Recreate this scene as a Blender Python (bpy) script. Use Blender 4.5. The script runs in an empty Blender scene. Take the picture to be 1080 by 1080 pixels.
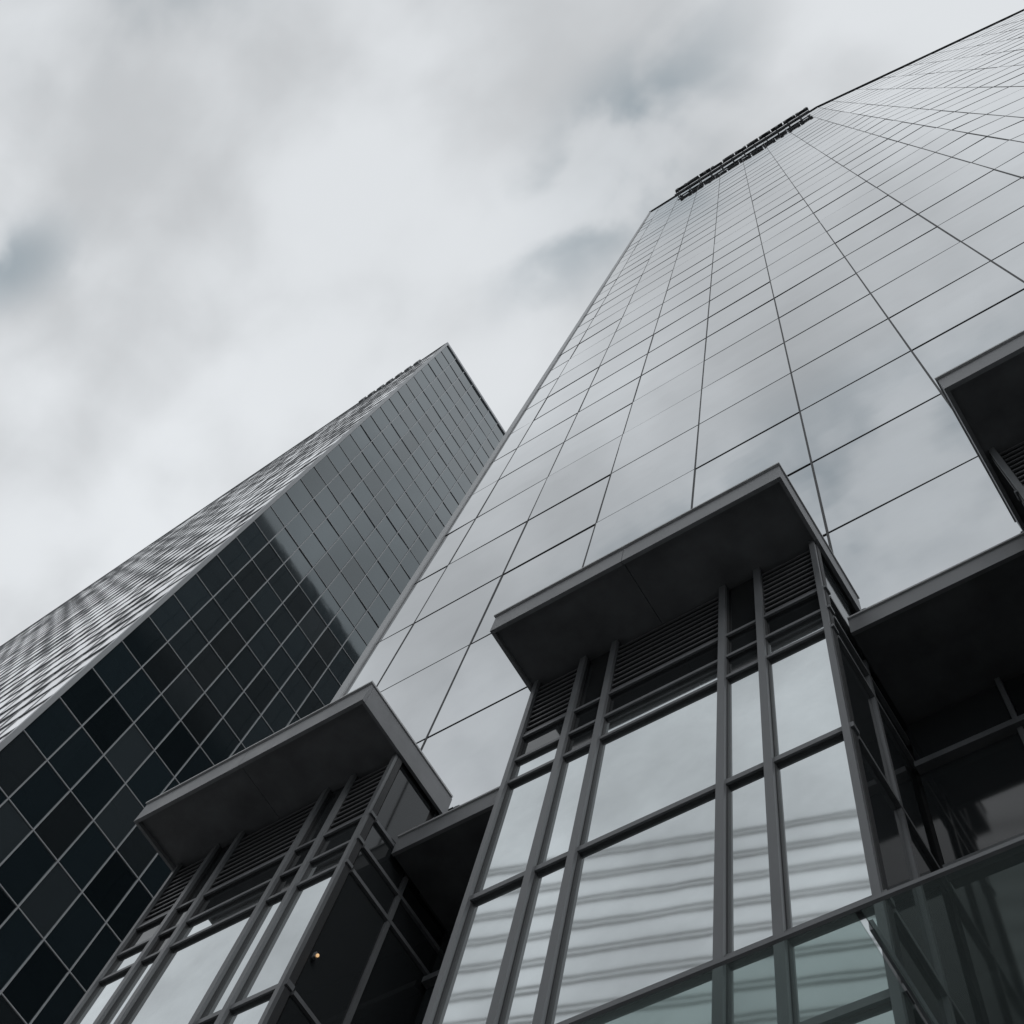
import bpy, math, random
from mathutils import Vector, Matrix
random.seed(7)
sc=bpy.context.scene
sc.view_settings.view_transform='Standard'; sc.view_settings.look='None'; sc.view_settings.exposure=0
CAMZ=1.6
D=6.5
# ---------------------------------------------------------------- helpers
def mat(name,base,rough=0.5,metal=0.0,ior=1.5,noise=0.0,nscale=3.0,bump=0.0,bscale=1.0,panel=0.0,tint=None,stretch=(1,1,1)):
    m=bpy.data.materials.new(name); m.use_nodes=True
    nt=m.node_tree; b=nt.nodes['Principled BSDF']
    b.inputs['Base Color'].default_value=(*base,1); b.inputs['Roughness'].default_value=rough
    b.inputs['Metallic'].default_value=metal; b.inputs['IOR'].default_value=ior
    if tint: b.inputs['Specular Tint'].default_value=(*tint,1)
    geo=nt.nodes.new('ShaderNodeNewGeometry')
    mp=nt.nodes.new('ShaderNodeMapping'); mp.inputs['Scale'].default_value=stretch
    nt.links.new(geo.outputs['Position'],mp.inputs['Vector'])
    col=None
    if noise>0:
        n=nt.nodes.new('ShaderNodeTexNoise'); n.inputs['Scale'].default_value=nscale; n.inputs['Detail'].default_value=6; n.inputs['Roughness'].default_value=0.6
        nt.links.new(mp.outputs[0],n.inputs['Vector'])
        mr=nt.nodes.new('ShaderNodeMapRange'); mr.inputs['From Min'].default_value=0.3; mr.inputs['From Max'].default_value=0.7
        mr.inputs['To Min'].default_value=1-noise; mr.inputs['To Max'].default_value=1+noise
        nt.links.new(n.outputs['Fac'],mr.inputs['Value'])
        col=mr.outputs[0]
        mr2=nt.nodes.new('ShaderNodeMapRange'); mr2.inputs['From Min'].default_value=0.3; mr2.inputs['From Max'].default_value=0.7
        mr2.inputs['To Min'].default_value=max(0,rough*(1-noise)); mr2.inputs['To Max'].default_value=min(1,rough*(1+noise))
        nt.links.new(n.outputs['Fac'],mr2.inputs['Value']); nt.links.new(mr2.outputs[0],b.inputs['Roughness'])
    if panel>0:
        a=nt.nodes.new('ShaderNodeAttribute'); a.attribute_name='rnd'
        mr=nt.nodes.new('ShaderNodeMapRange'); mr.inputs['To Min'].default_value=1-panel; mr.inputs['To Max'].default_value=1+panel*0.6
        nt.links.new(a.outputs['Fac'],mr.inputs['Value'])
        if col is None: col=mr.outputs[0]
        else:
            mm=nt.nodes.new('ShaderNodeMath'); mm.operation='MULTIPLY'; nt.links.new(col,mm.inputs[0]); nt.links.new(mr.outputs[0],mm.inputs[1]); col=mm.outputs[0]
    if col is not None:
        vm=nt.nodes.new('ShaderNodeVectorMath'); vm.operation='SCALE'; vm.inputs[0].default_value=base
        nt.links.new(col,vm.inputs['Scale']); nt.links.new(vm.outputs[0],b.inputs['Base Color'])
    if bump>0:
        n=nt.nodes.new('ShaderNodeTexNoise'); n.inputs['Scale'].default_value=bscale; n.inputs['Detail'].default_value=2
        nt.links.new(mp.outputs[0],n.inputs['Vector'])
        bp=nt.nodes.new('ShaderNodeBump'); bp.inputs['Strength'].default_value=1; bp.inputs['Distance'].default_value=bump
        nt.links.new(n.outputs['Fac'],bp.inputs['Height']); nt.links.new(bp.outputs[0],b.inputs['Normal'])
    return m

class MB:
    def __init__(s): s.v=[]; s.f=[]; s.r=[]
    def quad(s,a,b,c,d,r=None):
        i=len(s.v); s.v+= [a,b,c,d]; s.f.append((i,i+1,i+2,i+3)); s.r.append(random.random() if r is None else r)
    def box(s,x0,x1,y0,y1,z0,z1,T=None,r=None):
        i=len(s.v)
        vs=[(x0,y0,z0),(x1,y0,z0),(x1,y1,z0),(x0,y1,z0),(x0,y0,z1),(x1,y0,z1),(x1,y1,z1),(x0,y1,z1)]
        if T: vs=[T(p) for p in vs]
        s.v+=vs
        rr=random.random() if r is None else r
        for f in [(0,3,2,1),(4,5,6,7),(0,1,5,4),(1,2,6,5),(2,3,7,6),(3,0,4,7)]:
            s.f.append(tuple(i+k for k in f)); s.r.append(rr)
    def prism(s,poly,z0,z1):
        i=len(s.v); n=len(poly)
        s.v+=[(x,y,z0) for x,y in poly]+[(x,y,z1) for x,y in poly]
        s.f.append(tuple(i+k for k in reversed(range(n)))); s.r.append(.5)
        s.f.append(tuple(i+n+k for k in range(n))); s.r.append(.5)
        for k in range(n):
            s.f.append((i+k,i+(k+1)%n,i+n+(k+1)%n,i+n+k)); s.r.append(.5)
    def make(s,name,material,parent=None,bevel=0):
        me=bpy.data.meshes.new(name); me.from_pydata(s.v,[],s.f); me.update()
        a=me.attributes.new('rnd','FLOAT','FACE'); a.data.foreach_set('value',s.r)
        o=bpy.data.objects.new(name,me); sc.collection.objects.link(o); me.materials.append(material)
        if parent: o.parent=parent
        if bevel:
            m=o.modifiers.new('b','BEVEL'); m.width=bevel; m.segments=2; m.limit_method='ANGLE'
        return o
def empty(name):
    o=bpy.data.objects.new(name,None); sc.collection.objects.link(o); return o
H=lambda h:h+CAMZ

# ---------------------------------------------------------------- materials
m_tglass=mat('tower_mirror_glass',(0.58,0.60,0.615),rough=0.03,metal=1.0,bump=0.003,bscale=0.6,panel=0.07,noise=0.05,nscale=0.5)
m_side=mat('tower_side_glass',(0.018,0.021,0.024),rough=0.12,ior=1.5,panel=0.5)
m_joint=mat('dark_gasket',(0.03,0.032,0.035),rough=0.6)
m_trim=mat('pale_corner_trim',(0.33,0.34,0.35),rough=0.4,metal=0.3,noise=0.15,nscale=1)
m_frame=mat('grey_mullion_paint',(0.14,0.148,0.157),rough=0.42,noise=0.2,nscale=2.5,stretch=(1,1,.3))
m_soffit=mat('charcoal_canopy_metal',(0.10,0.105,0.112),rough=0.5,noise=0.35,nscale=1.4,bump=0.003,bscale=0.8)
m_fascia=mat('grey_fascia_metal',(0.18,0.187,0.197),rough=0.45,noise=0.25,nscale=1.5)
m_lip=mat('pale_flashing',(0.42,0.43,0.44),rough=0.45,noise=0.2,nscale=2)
m_bglass=mat('bay_reflective_glass',(0.62,0.66,0.672),rough=0.03,metal=0.95,bump=0.0005,bscale=0.9,panel=0.12,noise=0.12,nscale=0.7)
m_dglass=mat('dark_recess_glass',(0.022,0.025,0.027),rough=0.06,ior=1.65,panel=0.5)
m_louvre=mat('louvre_metal',(0.095,0.098,0.104),rough=0.5)
m_dark=mat('dark_core',(0.02,0.02,0.022),rough=0.8)
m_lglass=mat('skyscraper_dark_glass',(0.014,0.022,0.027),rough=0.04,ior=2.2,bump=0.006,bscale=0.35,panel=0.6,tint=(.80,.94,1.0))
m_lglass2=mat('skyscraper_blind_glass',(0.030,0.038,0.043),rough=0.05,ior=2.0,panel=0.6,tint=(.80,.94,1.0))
m_lmull=mat('skyscraper_grid_metal',(0.36,0.38,0.40),rough=0.4,metal=0.1)
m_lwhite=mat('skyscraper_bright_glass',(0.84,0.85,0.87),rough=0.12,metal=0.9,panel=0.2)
m_lrib=mat('skyscraper_ribs',(0.20,0.21,0.22),rough=0.5)
m_conc=mat('pale_concrete',(0.62,0.62,0.61),rough=0.8,noise=0.12,nscale=0.7)
m_asph=mat('asphalt',(0.05,0.05,0.052),rough=0.9,noise=0.3,nscale=6)
m_pave=mat('paving',(0.34,0.335,0.33),rough=0.85,noise=0.2,nscale=4)
m_ground=mat('city_ground',(0.14,0.14,0.14),rough=0.9,noise=0.3,nscale=0.1)
m_paint=mat('road_paint',(0.7,0.7,0.68),rough=0.7,noise=0.1,nscale=5)
def glassgreen():
    m=bpy.data.materials.new('green_awning_glass'); m.use_nodes=True; nt=m.node_tree; nt.nodes.clear()
    o=nt.nodes.new('ShaderNodeOutputMaterial'); t=nt.nodes.new('ShaderNodeBsdfTransparent'); t.inputs[0].default_value=(0.76,0.82,0.805,1)
    g=nt.nodes.new('ShaderNodeBsdfGlossy'); g.inputs['Roughness'].default_value=0.05; g.inputs[0].default_value=(.8,.85,.85,1)
    d=nt.nodes.new('ShaderNodeBsdfTranslucent'); d.inputs[0].default_value=(.38,.42,.42,1)
    f=nt.nodes.new('ShaderNodeFresnel'); f.inputs[0].default_value=1.45
    mx=nt.nodes.new('ShaderNodeMixShader'); mx2=nt.nodes.new('ShaderNodeMixShader'); mx2.inputs[0].default_value=0.06
    nt.links.new(t.outputs[0],mx2.inputs[1]); nt.links.new(d.outputs[0],mx2.inputs[2])
    nt.links.new(f.outputs[0],mx.inputs[0]); nt.links.new(mx2.outputs[0],mx.inputs[1]); nt.links.new(g.outputs[0],mx.inputs[2])
    nt.links.new(mx.outputs[0],o.inputs[0]); return m
m_green=glassgreen()

# ---------------------------------------------------------------- main tower
tower=empty('glass_office_tower')
ROOF=H(21.9*D)
xfold=1.108*D; fdir=Vector((4.49-1.108,0.44)).normalized()
def fpt(s):   # s metres right of the fold
    return (xfold+fdir.x*s, D+fdir.y*s)
FL=30.0
endx,endy=fpt(FL)
body=MB()
body.prism([(-2.09*D+.05,D+.06),(xfold,D+.06),(endx,endy+.06),(endx,44),(-2.09*D+.05,44)],H(13.35),ROOF-0.05)
body.prism([(-2.09*D+.05,7.26),(endx,7.26),(endx,44),(-2.09*D+.05,44)],0,H(13.34))
body.make('core',m_joint,tower)
rows=[13.7]; h=14.66
while h<21.9*D-1: rows.append(h); h+=3.9
rows.append(21.9*D-.05)
xs=[-2.09*D+.22]+[(0.10-0.397*k)*D for k in range(5,-3,-1)]
xs=[x for x in xs if x<xfold-.3]+[xfold]
g=MB(); J=MB()
j=0.012
for a,b in zip(xs[:-1],xs[1:]):
    for r0,r1 in zip(rows[:-1],rows[1:]):
        t=[random.uniform(-.006,.006) for _ in range(3)]
        y=D
        g.quad((a+j,y+t[0],H(r0)+j),(b-j,y+t[1],H(r0)+j),(b-j,y+t[1]+t[2],H(r1)-j),(a+j,y+t[0]+t[2],H(r1)-j))
ss=[0,1.5]
while ss[-1]+2.67<FL: ss.append(ss[-1]+2.67)
for a,b in zip(ss[:-1],ss[1:]):
    (ax,ay),(bx,by)=fpt(a+j),fpt(b-j)
    for r0,r1 in zip(rows[:-1],rows[1:]):
        t=[random.uniform(-.006,.006) for _ in range(3)]
        g.quad((ax,ay+t[0],H(r0)+j),(bx,by+t[1],H(r0)+j),(bx,by+t[1]+t[2],H(r1)-j),(ax,ay+t[0]+t[2],H(r1)-j))
g.make('facade_glass',m_tglass,tower)
PR=.010
for r in rows[1:-1]:
    w=.011
    J.box(-2.09*D+.2,xfold,D-PR,D+.05,H(r)-w,H(r)+w)
    (ax,ay),(bx,by)=fpt(0),fpt(FL)
    i=len(J.v)
    J.v+=[(ax,ay-PR,H(r)-w),(bx,by-PR,H(r)-w),(bx,by+.05,H(r)-w),(ax,ay+.05,H(r)-w),(ax,ay-PR,H(r)+w),(bx,by-PR,H(r)+w),(bx,by+.05,H(r)+w),(ax,ay+.05,H(r)+w)]
    for f in [(0,3,2,1),(4,5,6,7),(0,1,5,4),(1,2,6,5),(2,3,7,6),(3,0,4,7)]:
        J.f.append(tuple(i+k for k in f)); J.r.append(.5)
for x in xs[1:]:
    J.box(x-.019,x+.019,D-.009,D+.05,H(13.7),ROOF-.1)
for s_ in ss[1:]:
    x,y=fpt(s_); J.box(x-.019,x+.019,y-.009,y+.05,H(13.7),ROOF-.1)
J.make('panel_joints',m_joint,tower)
P=MB()
P.box(-2.09*D-.05,xfold,D-.10,D+.3,ROOF-.04,ROOF+.35)
def FT(p):
    x,y=fpt(p[0]); return (x-fdir.y*p[1], y+fdir.x*p[1], p[2])
P.box(0,FL,-.10,.3,ROOF-.043,ROOF+.347,T=FT)
P.make('parapet',m_joint,tower)
C=MB(); C.box(-2.09*D-.06,-2.09*D+.20,D-.06,D+.4,H(13.7),ROOF-.045); C.make('corner_trim',m_trim,tower)
S=MB()
y=D+.45
while y<44:
    for r0,r1 in zip(rows[:-1],rows[1:]):
        S.quad((-2.09*D-.0,y+2.6,H(r0)+.04),(-2.09*D-.0,y,H(r0)+.04),(-2.09*D-.0,y,H(r1)-.04),(-2.09*D-.0,y+2.6,H(r1)-.04))
    y+=2.68
S.make('side_glass',m_side,tower)

# ------------------------------------------------ podium bays
bx=[-6.0,-5.2,-4.7,-3.07,-2.57,-1.75]
FY=5.3
tr=[-1.5,1.3,4.0,6.72,7.7,10.2,12.4,12.92,13.5]
fr=MB(); gl=MB(); dg=MB(); lv=MB(); so=MB(); fa=MB(); lip=MB(); co=MB(); bar=MB()
for ox in (-6.58*1.0,0,6.58,13.16,19.74):
    L=ox-6.0; R=ox-1.75
    co.box(L+.08,R-.08,FY+.09,7.25,0.01,H(15.04))
    for i,x in enumerate(bx):
        w=.044 if 0<i<5 else .035
        xx=ox+x+(0.04 if i==0 else (-.04 if i==5 else 0))
        fr.box(xx-w,xx+w,FY-.05,FY+.10,0.12,H(15.04))
        bar.box(xx-w-.012,xx-w-.001,FY+.0,FY+.09,0.12,H(15.03)); bar.box(xx+w+.001,xx+w+.012,FY+.0,FY+.09,0.12,H(15.03))
    for h in tr:
        th=.028 if h in (12.92,12.4,13.5) else .038
        fr.box(L-.03,R+.03,FY-.02,FY+.095,H(h)-th,H(h)+th)
        bar.box(L+.02,R-.02,FY+.005,FY+.092,H(h)-th-.014,H(h)-th-.001)
        fr.box(R-.05,R+.012,FY+.13,7.2,H(h)-.03,H(h)+.03)
        fr.box(L-.012,L+.05,FY+.13,7.2,H(h)-.03,H(h)+.03)
    fr.box(R-.05,R+.008,6.22,6.28,0.12,H(13.3)); fr.box(L-.008,L+.05,6.22,6.28,0.12,H(13.3))
    for i in range(5):
        a=ox+bx[i]+.03; b=ox+bx[i+1]-.03
        for k in range(len(tr)-1):
            z0=H(tr[k])+.02; z1=H(tr[k+1])-.02
            t=[random.uniform(-.002,.002) for _ in range(3)]
            q=[(a,FY+.03+t[0],z0),(b,FY+.03+t[1],z0),(b,FY+.03+t[1]+t[2],z1),(a,FY+.03+t[0]+t[2],z1)]
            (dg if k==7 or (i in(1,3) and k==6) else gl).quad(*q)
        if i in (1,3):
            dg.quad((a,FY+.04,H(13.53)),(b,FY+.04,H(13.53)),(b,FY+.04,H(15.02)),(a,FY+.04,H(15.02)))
        else:
            z=13.6
            while z<15:
                zz=H(z)
                q0=(a,FY+.02,zz); q1=(b,FY+.02,zz); q2=(b,FY+.08,zz+.05); q3=(a,FY+.08,zz+.05)
                lv.quad(q0,q1,q2,q3)
                lv.box(a,b,FY+.0,FY+.018,zz-.018,zz+.018)
                z+=.14
    # sides
    for X in (R-.03,L+.03):
        for y0,y1 in ((FY+.13,6.2),(6.3,7.2)):
            for k in range(len(tr)-1):
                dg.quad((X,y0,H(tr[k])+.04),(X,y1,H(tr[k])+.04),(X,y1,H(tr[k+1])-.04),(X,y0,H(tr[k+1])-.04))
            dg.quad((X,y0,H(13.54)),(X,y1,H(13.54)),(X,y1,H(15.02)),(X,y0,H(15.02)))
    # canopy
    cl=ox-6.10; cr=ox-1.70; cm=ox-4.02
    for a,b in ((cl,cm-.004),(cm+.004,cr)):
        so.box(a+.05 if a==cl else a,b-.05 if b==cr else b,4.36,6.47,H(15.05),H(15.34))
        fa.box(a,b,4.30,4.357,H(14.98),H(15.46))
        lip.box(a-.02 if a==cl else a,b+.02 if b==cr else b,4.27,4.37,H(15.463),H(15.50))
    fa.box(cr-.047,cr,4.36,6.44,H(14.98),H(15.46)); fa.box(cl,cl+.047,4.36,6.44,H(14.98),H(15.46))
    lip.box(cr-.06,cr+.02,4.372,6.42,H(15.462),H(15.50)); lip.box(cl-.02,cl+.06,4.372,6.42,H(15.462),H(15.50))
    co.box(cl+.06,cr-.06,4.38,6.45,H(15.345),H(15.458))
    # ledge + recess wall on right of this bay
    a=R+.02; b=R+2.33-.02
    fa.box(a,b,5.85,5.9,H(13.30),H(13.66)); lip.box(a,b,5.83,5.95,H(13.663),H(13.70))
    so.box(a,b,5.903,7.24,H(13.32),H(13.64))
    for k,hh in enumerate((-1.5,1.3,4.0,7.7,10.3,12.2)):
        fr.box(a,b,7.05,7.2,H(hh)-.05,H(hh)+.05)
    hs=(-1.5,1.3,4.0,7.7,10.3,12.2,13.3)
    for k in range(6):
        for (p,q) in ((a,(a+b)/2-.04),((a+b)/2+.04,b)):
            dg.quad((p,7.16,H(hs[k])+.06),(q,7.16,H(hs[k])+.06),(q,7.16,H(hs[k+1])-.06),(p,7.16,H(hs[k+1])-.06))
    fr.box((a+b)/2-.03,(a+b)/2+.03,7.11,7.21,.12,H(13.3))
fr.make('bay_mullions',m_frame,tower); bar.make('glazing_gaskets',m_joint,tower); gl.make('bay_glass',m_bglass,tower); dg.make('recess_glass',m_dglass,tower)
lv.make('louvres',m_louvre,tower); so.make('canopy_soffits',m_soffit,tower); fa.make('canopy_fascias',m_fascia,tower)
lip.make('canopy_flashing',m_lip,tower); co.make('bay_cores',m_dark,tower)
# glass awning
aw=empty('glass_awning')
A=MB(); B=MB()
x=-6.2
while x<14:
    A.box(x+.012,x+1.63-.012,3.46,5.05,H(5.0),H(5.018)); 
    B.box(x-.012,x+.012,3.6,5.12,H(5.03),H(5.10))
    x+=1.64
B.box(-6.2,14,5.04,5.10,H(4.96),H(5.1)); B.box(-6.2,14,3.435,3.457,H(4.995),H(5.022))
A.make('glass_panes',m_green,aw); B.make('steel_frame',m_frame,aw)

# ---------------------------------------------------------------- rooftop sign
sg=empty('rooftop_sign')
r=MB(); l=MB()
sx0,sx1=-10.0,6.2; zt=ROOF-.6
r.box(sx0,sx1,D-.38,D-.28,zt-.1,zt+.1); r.box(sx0,sx1,D-.38,D-.28,zt-3.3,zt-3.1); r.box(sx0,sx1,D-.2,D-.14,zt-1.7,zt-1.55)
x=sx0+.3
while x<sx1:
    r.box(x-.05,x+.05,D-.4,D,zt-.05,zt+.05); r.box(x-.05,x+.05,D-.4,D,zt-3.25,zt-3.15); x+=1.35
x=sx0+.2; n=0
pats=['H','E','T','L','O','N','E','R','I','A']
while x<sx1-1.0:
    w=1.35; y0=D-.66; y1=D-.385; z0=zt-2.4; z1=zt+.15
    p=pats[n%10]
    def bb(u0,u1,v0,v1): l.box(x+u0*w,x+u1*w,y0,y1,z0+v0*(z1-z0),z0+v1*(z1-z0))
    if p in 'HERLONA': bb(0,.24,0,1)
    if p in 'HONA': bb(.76,1,0,1)
    if p in 'TI': bb(.38,.62,0,.84)
    if p in 'ETORAI': bb(0 if p in 'TI' else .24,1 if p in 'ETRI' else .76,.86,1)
    if p in 'EHRA': bb(.25,.75,.44,.56)
    if p in 'ELO': bb(.24,1 if p!='O' else .76,0,.13)
    if p=='N': bb(.24,.5,.5,.7); bb(.5,.76,.3,.5)
    if p=='R': bb(.76,1,0,.42); bb(.76,1,.57,.85)
    x+=1.47; n+=1
r.make('support_rails',m_frame,sg); l.make('letters',m_joint,sg)

# ---------------------------------------------------------------- dark skyscraper (left)
sk=empty('dark_glass_skyscraper')
HX=-44.3; HY=7.2; HT=H(150)
ex,ey=-150.0,HY+ (150-44.3)*0.034
cb=MB(); cb.prism([(HX-.1,HY+.12),(HX-.1,60),(ex,60),(ex,ey+.12)],0,HT); cb.make('core',m_dark,sk)
G=MB(); G2=MB(); M=MB()
NF=42; fh=150/NF
cw=1.95; ys=[HY+.25]
while ys[-1]<55: ys.append(ys[-1]+cw)
for k in range(NF):
    z0=H(k*fh); z1=H((k+1)*fh)
    for a,b in zip(ys[:-1],ys[1:]):
        t=[random.uniform(-.016,.016) for _ in range(3)]
        (G2 if random.random()<.25 else G).quad((HX+t[0],a+.03,z0+.03),(HX+t[1],b-.03,z0+.03),(HX+t[1]+t[2],b-.03,z1-.03),(HX+t[0]+t[2],a+.03,z1-.03))
    M.box(HX-.05,HX+.055,HY+.1,55,z1-.03,z1+.03)
for a in ys[1:]: M.box(HX-.05,HX+.07,a-.036,a+.036,0,HT-.08)
M.box(HX-.2,HX+.14,HY-.05,HY+.24,0,HT)          # corner strip
M.box(HX-.3,HX+.16,HY-.08,57,HT+.01,HT+.6)
G.make('side_glass',m_lglass,sk); G2.make('side_glass_blinds',m_lglass2,sk); M.make('mullion_grid',m_lmull,sk)
W=MB(); Rb=MB()
ld=Vector((ex-HX,ey-HY)).normalized()
def LT(p): # p=(s,out,z)
    return (HX-.2+ld.x*p[0]+ld.y*p[1]*1, HY+ld.y*p[0]-abs(ld.x)*p[1], p[2])
Ltot=105
for k in range(NF):
    z0=H(k*fh); z1=H((k+1)*fh)
    s=0.0
    while s<Ltot:
        e=min(s+2.6,Ltot); t=[random.uniform(-.02,.02) for _ in range(3)]
        W.quad(LT((e,0+t[0],z0+.02)),LT((s+.05,t[1],z0+.02)),LT((s+.05,t[1]+t[2],z1-.02)),LT((e,t[0]+t[2],z1-.02)))
        s+=2.6
    Rb.box(0,Ltot,-.05,.05,z1-.10,z1+.10,T=LT)
s=2.6
while s<Ltot: Rb.box(s-.04,s+.04,-.05,.03,0,HT-.1,T=LT); s+=2.6
Rb.box(.0,Ltot,-.3,.10,HT+.012,HT+.5,T=LT)
for i in range(7):
    s=4+i*1.5; Rb.box(s,s+.7,-.2,.24,HT-.8,HT+.7,T=LT)
W.make('front_glass',m_lwhite,sk); Rb.make('front_ribs',m_lrib,sk)

# ---------------------------------------------------------------- building across the street
ob=empty('office_building')
ang=math.radians(-16)
def OT(p):
    x,y,z=p; return (x*math.cos(ang)-y*math.sin(ang)-45, x*math.sin(ang)+y*math.cos(ang)-42, z)
c1=MB(); c1.box(-12,60,-22,0,0,70,T=OT); c1.make('core',m_dark,ob)
c2=MB(); c3=MB(); c4=MB()
z=3.5
while z<70:
    c2.box(-12.2,60.2,-22.2,.35,z,z+2.6,T=OT)
    z+=3.4
c2.make('spandrel_bands',m_conc,ob)
z=72.5  # open rails added above the roof so the bay glass mirrors stripes
while z<104:
    c4.box(-12.2,60.2,-.1,.12,z,z+.2,T=OT); c4.box(-12.2,60.2,-.1,.12,z+.8,z+.92,T=OT); z+=3.5
for xx in (-12,60):
    c4.box(xx-.12,xx+.12,-.5,-.12,70,104,T=OT)
c4.make('added_reflection_rails',m_conc,ob)
xx=-12
while xx<60: c3.box(xx-.1,xx+.1,.01,.22,0,70,T=OT); xx+=3
c3.make('window_mullions',m_lmull,ob)

# ---------------------------------------------------------------- light spot in the bay side glass, shown by added globe and bracket
import bmesh
wl=empty('glass_light_spot')
me=bpy.data.meshes.new('globe'); bm=bmesh.new(); bmesh.ops.create_uvsphere(bm,u_segments=16,v_segments=10,radius=.02); bm.to_mesh(me); bm.free()
go=bpy.data.objects.new('globe',me); sc.collection.objects.link(go); go.location=(-8.265,5.46,H(10.8)); go.parent=wl
ml=bpy.data.materials.new('warm_light_spot'); ml.use_nodes=True; pb=ml.node_tree.nodes['Principled BSDF']; pb.inputs['Base Color'].default_value=(.3,.2,.1,1); pb.inputs['Emission Color'].default_value=(1,.62,.3,1); pb.inputs['Emission Strength'].default_value=.7; me.materials.append(ml)
bk=MB(); bk.box(-8.33,-8.287,5.44,5.48,H(10.78),H(10.86)); bk.make('added_bracket',m_frame,wl)

# ---------------------------------------------------------------- ground, road, pavement
def sheet(name,x0,x1,y0,y1,z,m):
    s=MB(); s.quad((x0,y0,z),(x1,y0,z),(x1,y1,z),(x0,y1,z)); return s.make(name,m)
sheet('ground',-2500,2500,-2500,2500,-0.14,m_ground)
sheet('road',-400,400,-17,-4,-0.13,m_asph)
pv=MB(); pv.box(-200,200,-4.0,60,-.135,0.0); pv.make('pavement',m_pave)
pv=MB(); pv.box(-200,200,-36,-17.0,-.135,0.0); pv.make('pavement',m_pave)
lm=MB(); x=-150
while x<150: lm.quad((x,-10.6,-.126),(x+3,-10.6,-.126),(x+3,-10.45,-.126),(x,-10.45,-.126)); x+=9
lm.make('road_marking',m_paint)

# ---------------------------------------------------------------- world
w=bpy.data.worlds.new('World'); sc.world=w; w.use_nodes=True; nt=w.node_tree; nt.nodes.clear()
N=nt.nodes.new; Lk=nt.links.new
out=N('ShaderNodeOutputWorld'); tc=N('ShaderNodeTexCoord')
sky=N('ShaderNodeTexSky'); sky.sky_type='NISHITA'; sky.sun_disc=False
SE,SR=math.radians(29),math.radians(121)
sky.sun_elevation=SE; sky.sun_rotation=SR
def math_(op,a,b=None,c=None):
    n=N('ShaderNodeMath'); n.operation=op
    for i,v in enumerate((a,b,c)):
        if v is None: continue
        if isinstance(v,(int,float)): n.inputs[i].default_value=v
        else: Lk(v,n.inputs[i])
    return n.outputs[0]
sep=N('ShaderNodeSeparateXYZ'); Lk(tc.outputs['Generated'],sep.inputs[0])
zc=math_('MAXIMUM',sep.outputs[2],0.12)
px=math_('DIVIDE',sep.outputs[0],zc); py=math_('DIVIDE',sep.outputs[1],zc)
cmb=N('ShaderNodeCombineXYZ'); Lk(px,cmb.inputs[0]); Lk(py,cmb.inputs[1])
def noise(scale,detail,rough,dist=0,sx=1,sy=1,rot=0,off=(0,0,0)):
    mp=N('ShaderNodeMapping'); mp.inputs['Scale'].default_value=(sx,sy,1); mp.inputs['Rotation'].default_value=(0,0,rot); mp.inputs['Location'].default_value=off
    Lk(cmb.outputs[0],mp.inputs[0]); n=N('ShaderNodeTexNoise'); n.inputs['Scale'].default_value=scale; n.inputs['Detail'].default_value=detail; n.inputs['Roughness'].default_value=rough; n.inputs['Distortion'].default_value=dist
    Lk(mp.outputs[0],n.inputs['Vector']); return n.outputs['Fac']
n1=noise(3.4,2,.4,.1,1,1.1,.5,(2.3,.9,0)); n2=noise(9,4.5,.46,.15,1,1.25,.5,(4,2,0))
def rng(v,a,b,c,d,smooth=True):
    n=N('ShaderNodeMapRange'); n.inputs['From Min'].default_value=a; n.inputs['From Max'].default_value=b; n.inputs['To Min'].default_value=c; n.inputs['To Max'].default_value=d
    if smooth: n.interpolation_type='SMOOTHSTEP'
    Lk(v,n.inputs['Value']); return n.outputs[0]
mixn=math_('ADD',math_('MULTIPLY',n1,.64),math_('MULTIPLY',n2,.36))
bright=rng(mixn,.34,.62,0.57,0.77)
def blob(cx,cy,rx,ry,rot=0):
    mp=N('ShaderNodeMapping'); mp.vector_type='TEXTURE'; mp.inputs['Location'].default_value=(cx,cy,0); mp.inputs['Rotation'].default_value=(0,0,rot); mp.inputs['Scale'].default_value=(rx,ry,1)
    Lk(cmb.outputs[0],mp.inputs[0]); l=N('ShaderNodeVectorMath'); l.operation='LENGTH'; Lk(mp.outputs[0],l.inputs[0])
    return rng(l.outputs['Value'],0,1,1,0)
bright=math_('ADD',bright,math_('MULTIPLY',blob(-.62,.02,.35,.22),.06))
cc=N('ShaderNodeCombineColor')
Lk(math_('MULTIPLY',bright,.955),cc.inputs[0]); Lk(math_('MULTIPLY',bright,.99),cc.inputs[1]); Lk(math_('MULTIPLY',bright,1.025),cc.inputs[2])
bl=math_('ADD',blob(-.10,.0,.19,.085,-.35),math_('MULTIPLY',blob(-.60,-.215,.12,.055,.2),.8))
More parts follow.
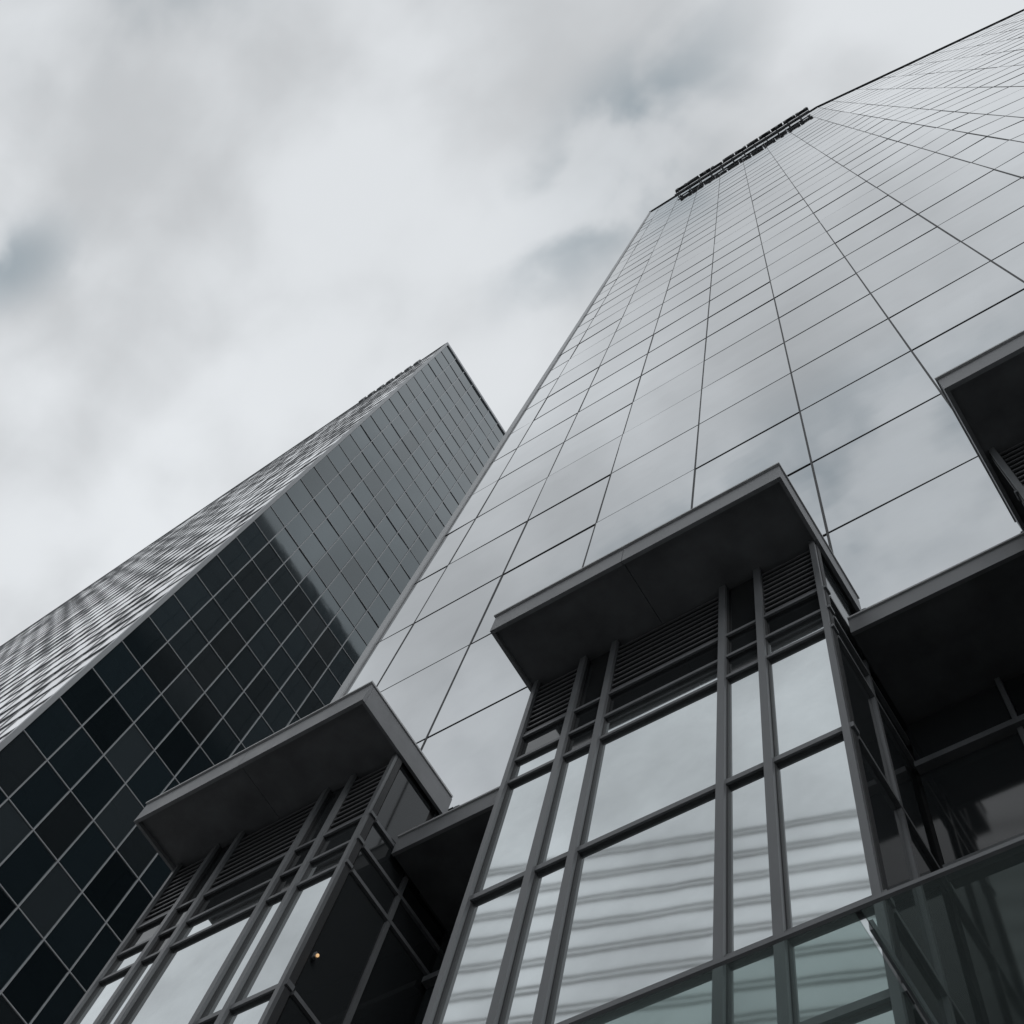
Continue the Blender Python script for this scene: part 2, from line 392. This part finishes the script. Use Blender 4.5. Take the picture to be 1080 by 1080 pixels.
bl=math_('ADD',bl,math_('MULTIPLY',blob(-.14,-.33,.45,.13,.12),.85))
gap=math_('MULTIPLY',bl,rng(n2,.38,.58,1.0,.15))
gap=math_('MULTIPLY',gap,.8)
skc=N('ShaderNodeVectorMath'); skc.operation='SCALE'; skc.inputs['Scale'].default_value=0.09; Lk(sky.outputs[0],skc.inputs[0])
haze=N('ShaderNodeMix'); haze.data_type='RGBA'; haze.inputs[0].default_value=.75; haze.inputs[7].default_value=(.23,.31,.35,1); Lk(skc.outputs[0],haze.inputs[6])
mx=N('ShaderNodeMix'); mx.data_type='RGBA'; Lk(gap,mx.inputs[0]); Lk(cc.outputs[0],mx.inputs[6]); Lk(haze.outputs[2],mx.inputs[7])
lo=N('ShaderNodeMix'); lo.data_type='RGBA'; Lk(rng(sep.outputs[2],-.02,.02,0,1),lo.inputs[0]); lo.inputs[6].default_value=(.06,.06,.062,1); Lk(mx.outputs[2],lo.inputs[7])
bg=N('ShaderNodeBackground'); Lk(lo.outputs[2],bg.inputs[0]); bg.inputs[1].default_value=1.0; Lk(bg.outputs[0],out.inputs[0])

sl=bpy.data.lights.new('sun','SUN'); sl.energy=0.6; sl.angle=math.radians(20); sl.color=(1,.98,.96)
so_=bpy.data.objects.new('sun',sl); sc.collection.objects.link(so_)
sd=Vector((math.sin(SR)*math.cos(SE),math.cos(SR)*math.cos(SE),math.sin(SE)))
so_.rotation_euler=sd.to_track_quat('Z','Y').to_euler()

# ---------------------------------------------------------------- camera
f=1295.0
U=Vector((227,443,-f)).normalized(); F=Vector((-3500,-1980,-f)); F=(F-F.dot(U)*U).normalized(); Gv=F.cross(U)
Xc=-F
Mx=Matrix((Xc,Gv,U)).to_4x4()
Mx.translation=Vector((0,0,CAMZ))
cd=bpy.data.cameras.new('camera'); cam=bpy.data.objects.new('camera',cd); sc.collection.objects.link(cam)
cam.matrix_world=Mx; cd.sensor_width=36; cd.lens=36*f/1080; cd.clip_end=6000; cd.clip_start=.05
sc.camera=cam
